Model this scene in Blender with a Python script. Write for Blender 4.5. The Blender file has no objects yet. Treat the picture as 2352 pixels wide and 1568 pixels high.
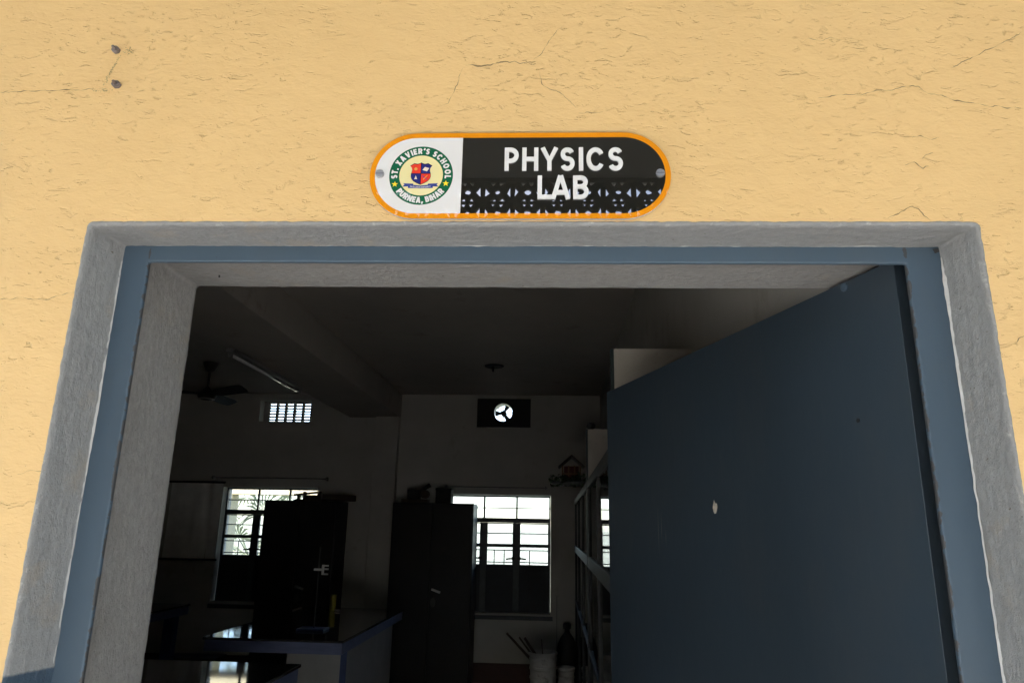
import bpy, bmesh, math, random
from math import sin, cos, pi, radians, hypot, atan2, sqrt
from mathutils import Vector, Matrix, noise
from mathutils.geometry import tessellate_polygon
random.seed(7)
S = bpy.context.scene
COL = S.collection

# ---------------------------------------------------------------- camera
yaw, pitch, roll = radians(2.5), radians(14.87), radians(1.07)
F = Vector((-sin(yaw)*cos(pitch), cos(yaw)*cos(pitch), sin(pitch)))
R0 = Vector((cos(yaw), sin(yaw), 0)); U0 = R0.cross(F)
Rv = R0*cos(roll) + U0*sin(roll); Uv = U0*cos(roll) - R0*sin(roll)
cd = bpy.data.cameras.new('camera'); cam = bpy.data.objects.new('camera', cd); COL.objects.link(cam)
cam.matrix_world = Matrix(((Rv.x, Uv.x, -F.x, 0), (Rv.y, Uv.y, -F.y, -1.05), (Rv.z, Uv.z, -F.z, 1.69), (0, 0, 0, 1)))
cd.sensor_width = 36; cd.lens = 36*1616/2352; cd.clip_start = 0.02; cd.clip_end = 3000
S.camera = cam
# ---------------------------------------------------------------- light
SUN_EL, SUN_AZ = radians(46), radians(-163)          # azimuth clockwise from +Y
w = bpy.data.worlds.new('World'); S.world = w; w.use_nodes = True
wn = w.node_tree.nodes; bg = wn['Background']; bg.inputs['Strength'].default_value = 0.15
sky = wn.new('ShaderNodeTexSky'); sky.sky_type = 'NISHITA'; sky.sun_disc = False
sky.sun_elevation = SUN_EL; sky.sun_rotation = SUN_AZ % (2*pi); sky.air_density = 1.0; sky.dust_density = 1.0
w.node_tree.links.new(sky.outputs[0], bg.inputs[0])
sl = bpy.data.lights.new('sun', 'SUN'); sl.energy = 4.6; sl.angle = radians(0.5); sl.color = (1, .95, .87)
so = bpy.data.objects.new('sun', sl); COL.objects.link(so)
sd = Vector((sin(SUN_AZ)*cos(SUN_EL), cos(SUN_AZ)*cos(SUN_EL), sin(SUN_EL)))
so.rotation_euler = sd.to_track_quat('Z', 'Y').to_euler(); so.location = (0, 0, 20)
S.view_settings.view_transform = 'Standard'; S.view_settings.look = 'None'
S.view_settings.exposure = 3.27; S.view_settings.gamma = 1
S.render.engine = 'CYCLES'
S.cycles.use_denoising = True
S.cycles.max_bounces = 14; S.cycles.diffuse_bounces = 8; S.cycles.transparent_max_bounces = 24
S.cycles.sample_clamp_indirect = 12

# ---------------------------------------------------------------- materials
def nmat(name):
    m = bpy.data.materials.new(name); m.use_nodes = True
    nt = m.node_tree; return m, nt, nt.nodes['Principled BSDF']
def N(nt, kind, **kw):
    n = nt.nodes.new(kind)
    for k, v in kw.items():
        if k in n.inputs: n.inputs[k].default_value = v
        else: setattr(n, k, v)
    return n
def pos(nt, scale=(1, 1, 1)):
    g = N(nt, 'ShaderNodeNewGeometry'); mp = N(nt, 'ShaderNodeMapping'); mp.inputs['Scale'].default_value = scale
    nt.links.new(g.outputs['Position'], mp.inputs['Vector']); return mp.outputs[0]
def ramp(nt, src, a, b, ca=(0, 0, 0, 1), cb=(1, 1, 1, 1)):
    r = N(nt, 'ShaderNodeValToRGB'); e = r.color_ramp.elements
    e[0].position = a; e[0].color = ca; e[1].position = b; e[1].color = cb
    nt.links.new(src, r.inputs[0]); return r.outputs[0]
def noi(nt, vec, scale, detail=5, rough=.55, dist=0.0):
    n = N(nt, 'ShaderNodeTexNoise'); n.inputs['Scale'].default_value = scale; n.inputs['Detail'].default_value = detail
    n.inputs['Roughness'].default_value = rough; n.inputs['Distortion'].default_value = dist
    nt.links.new(vec, n.inputs['Vector']); return n.outputs['Fac']
def mixc(nt, fac, a, b):
    m = N(nt, 'ShaderNodeMix', data_type='RGBA')
    for sck, v in ((m.inputs[0], fac), (m.inputs[6], a), (m.inputs[7], b)):
        if hasattr(v, 'is_linked') or hasattr(v, 'links'): nt.links.new(v, sck)
        elif isinstance(v, (int, float)): sck.default_value = v
        else: sck.default_value = (*v, 1)
    return m.outputs[2]
def mth(nt, op, a, b=None):
    m = N(nt, 'ShaderNodeMath', operation=op)
    for i, v in enumerate((a, b)):
        if v is None: continue
        if isinstance(v, (int, float)): m.inputs[i].default_value = v
        else: nt.links.new(v, m.inputs[i])
    return m.outputs[0]
def bump(nt, h, strength, dist, prev=None):
    b = N(nt, 'ShaderNodeBump'); b.inputs['Strength'].default_value = strength; b.inputs['Distance'].default_value = dist
    nt.links.new(h, b.inputs['Height'])
    if prev is not None: nt.links.new(prev, b.inputs['Normal'])
    return b.outputs[0]
def simple(name, col, rough=.6, var=.12, vscale=8, stretch=(1, 1, 1), bs=.0, bscale=120, metal=0.0, spec=.5, coat=0.0, dirt=None):
    m, nt, p = nmat(name)
    v = pos(nt, stretch)
    c2 = tuple(max(0, x*(1-var)) for x in col); c1 = tuple(min(1, x*(1+var)) for x in col)
    c = mixc(nt, ramp(nt, noi(nt, v, vscale, 6, .6), .3, .7), c2, c1)
    if dirt:
        c = mixc(nt, ramp(nt, noi(nt, v, dirt[1], 6, .65), dirt[2], dirt[2]+.12), c, dirt[0])
    nt.links.new(c, p.inputs['Base Color'])
    rr = N(nt, 'ShaderNodeMapRange'); rr.inputs['To Min'].default_value = rough*.85; rr.inputs['To Max'].default_value = min(1, rough*1.15)
    nt.links.new(noi(nt, v, vscale*3, 4), rr.inputs[0]); nt.links.new(rr.outputs[0], p.inputs['Roughness'])
    p.inputs['Metallic'].default_value = metal; p.inputs['Specular IOR Level'].default_value = spec
    p.inputs['Coat Weight'].default_value = coat
    if bs: nt.links.new(bump(nt, noi(nt, v, bscale, 6), bs, .004), p.inputs['Normal'])
    return m
def glass(name, refl_rough=.02, tint=(.92, .95, .95)):
    m = bpy.data.materials.new(name); m.use_nodes = True; nt = m.node_tree; nt.nodes.clear()
    o = N(nt, 'ShaderNodeOutputMaterial'); t = N(nt, 'ShaderNodeBsdfTransparent'); g = N(nt, 'ShaderNodeBsdfGlossy')
    t.inputs[0].default_value = (*tint, 1); g.inputs['Roughness'].default_value = refl_rough
    fr = N(nt, 'ShaderNodeFresnel'); fr.inputs['IOR'].default_value = 1.5
    mx = N(nt, 'ShaderNodeMixShader'); d = noi(nt, pos(nt), 6, 5)
    nt.links.new(mth(nt, 'MULTIPLY', fr.outputs[0], ramp(nt, d, .2, .6, (.85, .85, .85, 1))), mx.inputs[0])
    nt.links.new(t.outputs[0], mx.inputs[1]); nt.links.new(g.outputs[0], mx.inputs[2]); nt.links.new(mx.outputs[0], o.inputs[0])
    return m

def wall_mat():
    m, nt, p = nmat('yellow_plaster')
    v = pos(nt, (1, 1, 3.2)); v1 = pos(nt)
    big = noi(nt, v1, 2.2, 4)
    patch = ramp(nt, noi(nt, v1, 3.4, 4, .6), .40, .62)        # where the render is rougher
    base = mixc(nt, ramp(nt, big, .3, .7), (.722, .488, .218), (.765, .522, .238))
    base = mixc(nt, mth(nt, 'MULTIPLY', ramp(nt, noi(nt, pos(nt, (1, 1, .45)), 4.5, 6, .65), .54, .80), .35), base, (.62, .44, .23))
    wob = N(nt, 'ShaderNodeMixRGB', blend_type='ADD'); wob.inputs[0].default_value = 1
    nz3 = N(nt, 'ShaderNodeTexNoise'); nz3.inputs['Scale'].default_value = 16; nz3.inputs['Detail'].default_value = 3
    nt.links.new(v1, nz3.inputs['Vector'])
    wv = N(nt, 'ShaderNodeVectorMath', operation='SCALE'); wv.inputs['Scale'].default_value = .05; nt.links.new(nz3.outputs['Color'], wv.inputs[0])
    wa = N(nt, 'ShaderNodeVectorMath', operation='ADD'); nt.links.new(wv.outputs[0], wa.inputs[0]); nt.links.new(pos(nt, (1, 1, 2.5)), wa.inputs[1])
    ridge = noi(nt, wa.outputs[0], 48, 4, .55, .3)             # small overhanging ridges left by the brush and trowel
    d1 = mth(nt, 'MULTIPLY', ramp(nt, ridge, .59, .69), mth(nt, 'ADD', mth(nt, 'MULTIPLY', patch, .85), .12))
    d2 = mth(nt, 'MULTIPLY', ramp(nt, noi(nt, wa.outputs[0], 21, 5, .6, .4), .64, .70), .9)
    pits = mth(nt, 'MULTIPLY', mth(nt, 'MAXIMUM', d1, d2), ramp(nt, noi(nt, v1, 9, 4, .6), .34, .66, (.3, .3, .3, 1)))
    c = mixc(nt, mth(nt, 'MULTIPLY', pits, .15), base, (.36, .25, .11))  # shade under ridges and in pits, painted into the base colour
    speck = ramp(nt, noi(nt, v1, 170, 2), .75, .78)
    c = mixc(nt, mth(nt, 'MULTIPLY', speck, .5), c, (.25, .2, .12))
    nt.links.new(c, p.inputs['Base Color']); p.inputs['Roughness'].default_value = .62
    p.inputs['Specular IOR Level'].default_value = .3
    b1 = bump(nt, noi(nt, pos(nt, (1, 1, 1.6)), 13, 4, .5, .3), .30, .012)
    b2 = bump(nt, noi(nt, wa.outputs[0], 85, 5, .65), .27, .004, b1)
    b3 = bump(nt, mth(nt, 'MULTIPLY', pits, -1.0), .65, .004, b2)
    nt.links.new(b3, p.inputs['Normal'])
    return m
def grey_mat(name, dado=False, warm=False):
    m, nt, p = nmat(name)
    g = N(nt, 'ShaderNodeNewGeometry'); sx = N(nt, 'ShaderNodeSeparateXYZ'); nt.links.new(g.outputs['Normal'], sx.inputs[0])
    side = ramp(nt, mth(nt, 'ABSOLUTE', sx.outputs[0]), .4, .6)      # jamb (vertical strokes) or head (horizontal strokes)
    def both(scale, st):
        a = noi(nt, pos(nt, (1, 1, 1/st)), scale, 7, .7, .0); b = noi(nt, pos(nt, (1/st, 1, 1)), scale, 7, .7, .0)
        mx = N(nt, 'ShaderNodeMix', data_type='FLOAT'); nt.links.new(side, mx.inputs[0]); nt.links.new(b, mx.inputs[2]); nt.links.new(a, mx.inputs[3])
        return mx.outputs[0]
    n1 = both(105, 2.0); n2 = both(230, 1.5)
    a, b = ((.255, .255, .25), (.325, .325, .32)) if not warm else ((.27, .262, .25), (.36, .35, .335))
    c = mixc(nt, ramp(nt, n1, .35, .7), a, b)
    c = mixc(nt, ramp(nt, noi(nt, pos(nt), 9, 6, .65), .58, .75), c, (.34, .30, .25))
    c = mixc(nt, ramp(nt, noi(nt, pos(nt), 120, 2), .73, .77), c, (.12, .1, .08))
    sy = N(nt, 'ShaderNodeSeparateXYZ'); nt.links.new(g.outputs['Position'], sy.inputs[0])
    ar = mth(nt, 'MULTIPLY', ramp(nt, sy.outputs[1], .002, .009, (1, 1, 1, 1), (0, 0, 0, 1)), ramp(nt, noi(nt, pos(nt), 42, 5, .7), .57, .68))
    if warm:
        dm = mth(nt, 'MULTIPLY', ramp(nt, sy.outputs[1], .10, .22, (1, 1, 1, 1), (0, 0, 0, 1)), ramp(nt, noi(nt, pos(nt), 7, 6, .65), .38, .62))
        c = mixc(nt, mth(nt, 'MULTIPLY', dm, .55), c, (.15, .13, .105))
    if not warm: c = mixc(nt, mth(nt, 'MULTIPLY', ar, .6), c, (.58, .56, .53))
    if dado:
        s2 = N(nt, 'ShaderNodeSeparateXYZ'); nt.links.new(g.outputs['Position'], s2.inputs[0])
        z = mth(nt, 'ADD', s2.outputs[2], mth(nt, 'MULTIPLY', noi(nt, pos(nt), 60), .006))
        c = mixc(nt, ramp(nt, mth(nt, 'SUBTRACT', z, 1.0), .4765, .4785, (1, 1, 1, 1), (0, 0, 0, 1)), c, (.045, .075, .11))
    nt.links.new(c, p.inputs['Base Color']); p.inputs['Roughness'].default_value = .6
    p.inputs['Specular IOR Level'].default_value = .35
    b1 = bump(nt, n1, .62, .006); nt.links.new(bump(nt, n2, .6, .003, b1), p.inputs['Normal'])
    return m
def blue_mat(name, col, rust=None, rough=.42):
    m, nt, p = nmat(name)
    v = pos(nt)
    c = mixc(nt, ramp(nt, noi(nt, v, 2.6, 5), .3, .7), tuple(x*.95 for x in col), tuple(x*1.06 for x in col))
    c = mixc(nt, mth(nt, 'MULTIPLY', ramp(nt, noi(nt, pos(nt, (1, 1, .4)), 6, 6, .65), .52, .82), .22), c, (.085, .08, .07))
    c = mixc(nt, mth(nt, 'MULTIPLY', ramp(nt, noi(nt, pos(nt, (1, 1, .12)), 45, 5, .7), .60, .78), .10), c, (.14, .14, .13))
    if rust:
        c = mixc(nt, ramp(nt, noi(nt, v, 75, 2), .755, .775), c, (.03, .03, .03))
    if rust:                                                   # chipped, rusty arrises along the inner edge
        g = N(nt, 'ShaderNodeNewGeometry'); s2 = N(nt, 'ShaderNodeSeparateXYZ'); nt.links.new(g.outputs['Position'], s2.inputs[0])
        xr = mth(nt, 'SUBTRACT', .609+.007, s2.outputs[0]); xl = mth(nt, 'ADD', .689+.007, s2.outputs[0])
        d = mth(nt, 'MINIMUM', mth(nt, 'ABSOLUTE', mth(nt, 'SUBTRACT', s2.outputs[0], .609)), mth(nt, 'ABSOLUTE', mth(nt, 'ADD', s2.outputs[0], .689)))
        k = mth(nt, 'LESS_THAN', d, mth(nt, 'MULTIPLY', ramp(nt, noi(nt, pos(nt), 60, 4), .46, .75), .006))
        c = mixc(nt, mth(nt, 'MULTIPLY', k, .8), c, (.05, .042, .036))
    nt.links.new(c, p.inputs['Base Color']); p.inputs['Roughness'].default_value = rough
    p.inputs['Specular IOR Level'].default_value = .45
    nt.links.new(bump(nt, noi(nt, pos(nt, (1, 1, .5)), 25, 5), .12, .004), p.inputs['Normal'])
    return m
def brushed(name):
    m, nt, p = nmat(name); p.inputs['Metallic'].default_value = 1; p.inputs['Roughness'].default_value = .33
    c = mixc(nt, noi(nt, pos(nt, (1, 1, 12)), 240, 3), (.35, .34, .33), (.72, .71, .7)); nt.links.new(c, p.inputs['Base Color'])
    nt.links.new(bump(nt, noi(nt, pos(nt, (1, 1, 14)), 500, 2), .15, .001), p.inputs['Normal']); return m

M = {
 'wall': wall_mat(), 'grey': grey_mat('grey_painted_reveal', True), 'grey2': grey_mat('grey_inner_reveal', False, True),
 'dado': simple('blue_grey_dado', (.045, .075, .11), .5, .1, 6, bs=.2),
 'bead': simple('white_paint_spill', (.50, .495, .48), .5, .1, 40, bs=.4, bscale=90),
 'frame': blue_mat('blue_grey_frame_enamel', (.058, .091, .126), True), 'door': blue_mat('blue_door_enamel', (.034, .050, .067), False, .38),
 'crack': simple('dark_crack', (.21, .145, .07), .9, .2, 60),
 'scuff': simple('brown_scuff', (.085, .075, .068), .7, .2, 50),
 'bare': simple('bare_chipped_wood', (.6, .54, .45), .8, .3, 90, bs=.4),
 'rust': simple('rusty_bolt_iron', (.17, .145, .14), .6, .35, 140, bs=.5, bscale=200, metal=.35, dirt=((.16, .07, .035), 90, .55)),
 'mould': simple('green_grey_stain', (.37, .285, .13), .9, .3, 80),
 'orange': simple('orange_vinyl', (.76, .27, .008), .008, .015, 5, spec=.21), 'signwhite': simple('white_vinyl', (.72, .71, .70), .008, .01, 5, spec=.21),
 'signblack': simple('black_vinyl', (.014, .014, .012), .008, .1, 6, spec=.8, dirt=((.03, .028, .022), 45, .68)), 'acrylic': simple('clear_acrylic_edge', (.52, .46, .40), .25, .05, 20),
 'letter': simple('white_acrylic_letter', (.76, .755, .74), .25, .02, 30), 'green': simple('emblem_green', (.012, .115, .055), .008, .02, 5, spec=.21),
 'cream': simple('emblem_cream', (.78, .70, .36), .008, .01, 5, spec=.21), 'red': simple('emblem_red', (.74, .055, .03), .008, .02, 5, spec=.21), 'navy': simple('emblem_navy', (.025, .03, .17), .008, .02, 5, spec=.21),
 'outline': simple('emblem_outline', (.02, .01, .02), .008, .02, 5, spec=.21), 'yellow': simple('emblem_yellow', (.82, .66, .04), .008, .02, 5, spec=.21), 'ribbon': simple('emblem_ribbon_blue', (.04, .06, .26), .008, .02, 5, spec=.21),
 'pale': simple('emblem_pale', (.75, .66, .55), .008, .03, 60, spec=.21), 'gold': simple('emblem_gold', (.72, .35, .08), .008, .03, 60, spec=.21), 'steel': brushed('brushed_steel'),
 'inwall': simple('cream_distemper', (.46, .445, .40), .85, .08, 3, bs=.15, bscale=60, dirt=((.38, .35, .30), 4, .6)),
 'ceil': simple('ceiling_distemper', (.40, .37, .325), .9, .08, 2, bs=.1, dirt=((.3, .26, .2), 3, .6)),
 'dimceil': simple('stained_corridor_ceiling', (.20, .19, .17), .9, .12, 2, bs=.1),
 'redfloor': simple('red_oxide_floor', (.13, .035, .022), .35, .2, 5), 'skirt': simple('red_oxide_skirting', (.055, .016, .013), .6, .2, 5),
 'concrete': simple('pale_cement_floor', (.68, .665, .63), .85, .12, 4, bs=.3, bscale=50), 'jali': simple('weathered_cement_block', (.12, .115, .10), .85, .1, 10, bs=.3),
 'wframe': simple('dark_green_window_steel', (.035, .045, .05), .5, .2, 20), 'wpanel': simple('dark_blue_shutter_board', (.012, .017, .024), .6, .15, 8), 'glass': glass('window_glass', .02, (.62, .64, .66)),
 'cglass': glass('cabinet_glass', .015, (.80, .84, .82)), 'alu': simple('dull_aluminium_rail', (.055, .056, .056), .6, .25, 30, spec=.25), 'almirah': simple('dark_steel_almirah', (.016, .017, .018), .45, .15, 4, spec=.25, dirt=((.03, .03, .03), 7, .62)),
 'ventwhite': simple('precast_vent', (.42, .40, .36), .8, .1, 14), 'black': simple('black_enamel', (.018, .018, .018), .75, .1, 10), 'fanbrown': simple('brown_fan_enamel', (.035, .028, .022), .5, .1, 10),
 'tube': simple('grey_tube_batten', (.22, .22, .21), .5, .03, 10), 'tubeglass': simple('fluorescent_tube_glass', (.8, .8, .8), .08, .02, 10, coat=.5), 'chart': simple('laminated_chart', (.82, .81, .78), .10, .12, 7, spec=1.0), 'chartink': simple('faded_chart_ink', (.13, .12, .1), .2, .2, 10),
 'stone': simple('black_polished_slab', (.045, .046, .05), .05, .3, 30, spec=.85), 'apron': simple('blue_painted_apron', (.19, .22, .36), .45, .15, 10, (1, 1, 6), bs=.2, bscale=30), 'plinth': simple('whitewashed_plinth', (.42, .41, .38), .85, .1, 5),
 'bluewood': simple('blue_painted_leg', (.06, .09, .2), .5, .15, 8), 'wood': simple('dark_wood', (.07, .05, .035), .85, .25, 12, (1, 1, .2)), 'cyel': simple('yellow_plastic', (.5, .44, .05), .4, .1, 10),
 'board': simple('cream_board', (.50, .46, .39), .75, .08, 6, bs=.2, dirt=((.30, .25, .19), 14, .62)), 'edge': simple('dark_green_edge', (.022, .035, .032), .5, .1, 10), 'bucket': simple('white_plastic_bucket', (.52, .51, .48), .45, .1, 10, dirt=((.25, .22, .18), 9, .6)),
 'leaf': simple('palm_leaf', (.26, .29, .20), .45, .35, 3), 'trunk': simple('palm_trunk', (.16, .12, .08), .9, .3, 10, bs=.5), 'plantgreen': simple('model_greenery', (.035, .07, .03), .7, .3, 40), 'modelred': simple('model_red', (.08, .02, .015), .9, .2, 20), 'modelwood': simple('model_tan', (.22, .14, .08), .8, .2, 20),
 'grass': simple('pale_grass_field', (.24, .25, .185), .95, .3, .35, dirt=((.26, .245, .18), .8, .55)), 'dust': simple('pale_concrete_yard', (.50, .48, .44), .95, .15, .8), 'cream2': simple('cream_veranda_paint', (.62, .54, .36), .8, .08, 4), 'wire': simple('grey_wire', (.2, .2, .19), .4, .1, 10, metal=.6),
}

# ---------------------------------------------------------------- mesh helpers
a_ = radians(1.194)
ROOM = Matrix.Translation((0, .30, 0)) @ Matrix.Rotation(-a_, 4, 'Z')      # the lab stands 1.2 degrees askew of the front wall
class MB:
    def __init__(s): s.bm = bmesh.new()
    def vs(s, pts): return [s.bm.verts.new(p) for p in pts]
    def face(s, pts):
        try: return s.bm.faces.new(s.vs(pts))
        except ValueError: return None
    def box(s, x0, x1, y0, y1, z0, z1):
        v = s.vs([(x, y, z) for z in (z0, z1) for y in (y0, y1) for x in (x0, x1)])
        for f in ((0, 1, 3, 2), (4, 6, 7, 5), (0, 4, 5, 1), (2, 3, 7, 6), (0, 2, 6, 4), (1, 5, 7, 3)): s.bm.faces.new([v[i] for i in f])
        return s
    def obox(s, c, ux, uy, uz, hx, hy, hz):
        c = Vector(c); ux, uy, uz = Vector(ux).normalized(), Vector(uy).normalized(), Vector(uz).normalized()
        v = s.vs([c+ux*hx*i+uy*hy*j+uz*hz*k for k in (-1, 1) for j in (-1, 1) for i in (-1, 1)])
        for f in ((0, 1, 3, 2), (4, 6, 7, 5), (0, 4, 5, 1), (2, 3, 7, 6), (0, 2, 6, 4), (1, 5, 7, 3)): s.bm.faces.new([v[i] for i in f])
        return s
    def cyl(s, p0, p1, r0, r1=None, n=16, caps=True):
        r1 = r0 if r1 is None else r1; p0, p1 = Vector(p0), Vector(p1); d = (p1-p0).normalized()
        a = d.orthogonal().normalized(); b = d.cross(a)
        A = s.vs([p0+(a*cos(t)+b*sin(t))*r0 for t in [2*pi*i/n for i in range(n)]]); B = s.vs([p1+(a*cos(t)+b*sin(t))*r1 for t in [2*pi*i/n for i in range(n)]])
        for i in range(n): s.bm.faces.new((A[i], A[(i+1) % n], B[(i+1) % n], B[i]))
        if caps: s.bm.faces.new(A[::-1]); s.bm.faces.new(B)
        return s
    def lathe(s, c, prof, n=24):                       # prof: (radius, height) list about a vertical axis
        c = Vector(c); rings = []
        for r, h in prof:
            rings.append(s.vs([c+Vector((r*cos(2*pi*i/n), r*sin(2*pi*i/n), h)) for i in range(n)]))
        for A, B in zip(rings, rings[1:]):
            for i in range(n): s.bm.faces.new((A[i], A[(i+1) % n], B[(i+1) % n], B[i]))
        s.bm.faces.new(rings[0][::-1]); s.bm.faces.new(rings[-1]); return s
    def plate(s, outer, holes, y0, y1):                # XZ polygon with holes, from y0 to y1
        loops = [outer]+list(holes); flat = [p for l in loops for p in l]
        tris = tessellate_polygon([[Vector((x, z, 0)) for x, z in l] for l in loops])
        A = s.vs([(x, y0, z) for x, z in flat]); B = s.vs([(x, y1, z) for x, z in flat])
        for t in tris:
            try: s.bm.faces.new([A[i] for i in t]); s.bm.faces.new([B[i] for i in t[::-1]])
            except ValueError: pass
        k = 0
        for l in loops:
            n = len(l)
            for i in range(n):
                j = (i+1) % n; s.bm.faces.new((A[k+i], A[k+j], B[k+j], B[k+i]))
            k += n
        return s
    def stroke(s, pts, wd, y0, y1, xf=None, closed=False):   # ribbon of width wd in XZ, extruded y0 (back) to y1 (front)
        P = [Vector(p) for p in pts]; n = len(P); L = []; Rr = []
        for i in range(n):
            if closed: d0 = (P[i]-P[i-1]); d1 = (P[(i+1) % n]-P[i])
            else: d0 = P[i]-P[i-1] if i else P[1]-P[0]; d1 = P[i+1]-P[i] if i < n-1 else P[-1]-P[-2]
            d0 = d0.normalized(); d1 = d1.normalized(); n0 = Vector((-d0.y, d0.x)); n1 = Vector((-d1.y, d1.x)); m = (n0+n1)
            m = m.normalized() if m.length > 1e-6 else n0
            k = 1/max(.5, m.dot(n0)); L.append(P[i]+m*k*wd/2); Rr.append(P[i]-m*k*wd/2)
        f = xf or (lambda p: p)
        def ring(y): return [s.bm.verts.new((*(lambda q: (q[0], y, q[1]))(f(p)),)) for p in L], [s.bm.verts.new((*(lambda q: (q[0], y, q[1]))(f(p)),)) for p in Rr]
        La, Ra = ring(y0); Lb, Rb = ring(y1); m = n if closed else n-1
        for i in range(m):
            j = (i+1) % n
            s.bm.faces.new((Lb[i], Lb[j], Rb[j], Rb[i])); s.bm.faces.new((La[i], Ra[i], Ra[j], La[j]))
            s.bm.faces.new((La[i], La[j], Lb[j], Lb[i])); s.bm.faces.new((Ra[i], Rb[i], Rb[j], Ra[j]))
        if not closed:
            s.bm.faces.new((La[0], Lb[0], Rb[0], Ra[0])); s.bm.faces.new((La[-1], Ra[-1], Rb[-1], Lb[-1]))
        return s
ROOT = {}
def tag(o, label=None, cat=None, group=None, kind=None):
    if label: o['label'] = label
    if cat: o['category'] = cat
    if group: o['group'] = group
    if kind: o['kind'] = kind
    return o
def thing(name, loc, label, cat, group=None, room=False):
    o = bpy.data.objects.new(name, None); COL.objects.link(o); o.empty_display_size = .1
    p = ROOM @ Vector(loc) if room else Vector(loc); o.location = p; ROOT[o] = p
    return tag(o, label, cat, group)
def build(name, mb, mat, parent=None, room=False, bev=0, smooth=False, label=None, cat=None, group=None, kind=None):
    bm = mb.bm
    if room: bm.transform(ROOM)
    bmesh.ops.recalc_face_normals(bm, faces=bm.faces[:])
    if parent: org = ROOT[parent]
    else:
        xs = [v.co for v in bm.verts]; org = Vector(((min(p.x for p in xs)+max(p.x for p in xs))/2, (min(p.y for p in xs)+max(p.y for p in xs))/2, min(p.z for p in xs)))
    bm.transform(Matrix.Translation(-org))
    me = bpy.data.meshes.new(name); bm.to_mesh(me); bm.free(); me.materials.append(M[mat] if isinstance(mat, str) else mat)
    o = bpy.data.objects.new(name, me); COL.objects.link(o); ROOT[o] = org
    if parent: o.parent = parent
    else: o.location = org
    if smooth:
        for p in me.polygons: p.use_smooth = True
    if bev:
        b = o.modifiers.new('bevel', 'BEVEL'); b.width = bev; b.segments = 2; b.limit_method = 'ANGLE'; b.angle_limit = radians(40)
    return tag(o, label, cat, group, kind)
def nz(x, y=0., z=0.): return noise.noise(Vector((x, y, z)))
def circ(cx, cy, r, n=32, ry=None): return [(cx+r*cos(2*pi*i/n), cy+(ry or r)*sin(2*pi*i/n)) for i in range(n)]
def rect(x0, x1, z0, z1): return [(x0, z0), (x1, z0), (x1, z1), (x0, z1)]

# ================================================================ SETTING
build('ground', MB().box(-600, 600, -600, -4.2, -.62, -.45), 'dust', kind='structure')
build('field', MB().box(-600, 600, 8.2, 900, -.6, -.42), 'grass', kind='structure')
build('corridor_floor', MB().box(-7, 7, -2.75, -.001, -.15, 0), 'concrete', kind='structure')
build('yard', MB().box(-600, 600, -4.2, 8.2, -.66, -.46), 'dust', kind='structure')
build('corridor_ceiling', MB().box(-7, 7, -2.60, .0, 3.56, 3.72), 'dimceil', kind='structure')

# ---------------------------------------------------------------- yellow front wall with its opening
LW, RW, TW = -.752, .684, 2.167
def open_path(xl, xr, zt, step=.0045, z0=0.0, rad=.008):
    pts = []
    n = int((zt-z0)/step)
    for i in range(n): pts.append((xl, z0+(zt-rad-z0)*i/n, (-1, 0)))
    for i in range(5):
        t = pi-(pi/2)*i/4; pts.append((xl+rad+rad*cos(t), zt-rad+rad*sin(t), (cos(t), sin(t))))
    n = int((xr-xl)/step)
    for i in range(1, n): pts.append((xl+rad+(xr-xl-2*rad)*i/n, zt, (0, 1)))
    for i in range(5):
        t = pi/2-(pi/2)*i/4; pts.append((xr-rad+rad*cos(t), zt-rad+rad*sin(t), (cos(t), sin(t))))
    n = int((zt-z0)/step)
    for i in range(1, n+1): pts.append((xr, zt-rad-(zt-rad-z0)*i/n, (1, 0)))
    return pts
wall = thing('painted_wall', (0, .15, 0), 'yellow roughly plastered wall with a door opening under a school sign', 'wall')
hole = []
for i, (x, z, n) in enumerate(open_path(LW, RW, TW)):
    j = .0003*nz(x*95, z*95, 8)
    hole.append((x+n[0]*j, z+n[1]*j))
body = MB().plate([(-7, 0)]+hole+[(7, 0), (7, 3.56), (-7, 3.56)], [], 0, .30)
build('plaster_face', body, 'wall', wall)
def lining(name, sections, mat, amp):
    m = MB(); rows = []
    for (xl, xr, zt, y, off, nsc) in sections:
        row = []
        for i, (x, z, n) in enumerate(PATHS(xl, xr, zt)):
            hd = abs(n[1])
            q1 = nz(x*(14 if hd > .5 else 22), z*(22 if hd > .5 else 14), y*95+3) if y > .004 else 0
            q2 = nz(x*(42 if hd > .5 else 60), z*(60 if hd > .5 else 42), y*230+8) if y > .004 else 0
            d = off+amp*(.3*nz(x*18, z*18, y*30)+.8*nz(x*110, z*110, y*90)+1.0*q1+.8*q2+(.9*nz(x*60, z*60, 4) if y < .004 else 0))*nsc
            d = max(.0007, d) if y < -.001 and off > .001 or y < 0 and off > .002 else (min(-.0006, d) if -.001 < y < .09 or off < 0 else d)
            row.append(m.bm.verts.new((x+n[0]*d, y+(amp*.6*nz(x*40, z*40, 77+y*20)*nsc if y > .012 else 0), z+n[1]*d)))
        rows.append(row)
    for A, B in zip(rows, rows[1:]):
        for i in range(len(A)-1): m.bm.faces.new((A[i], A[i+1], B[i+1], B[i]))
    return build(name, m, mat, wall, smooth=True)
NP = len(open_path(LW, RW, TW))
def PATHS(xl, xr, zt):
    base = open_path(LW, RW, TW); out = []
    for x, z, n in base:
        u = (x-LW)/(RW-LW); out.append((xl+u*(xr-xl), z*zt/TW, n))
    return out
secs = [(LW, RW, TW, -.0001, .0028, 1.3), (LW, RW, TW, -.0011, .0018, 1.1), (LW, RW, TW, -.0012, -.0006, .6), (LW, RW, TW, .003, -.0034, .6)]
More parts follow.
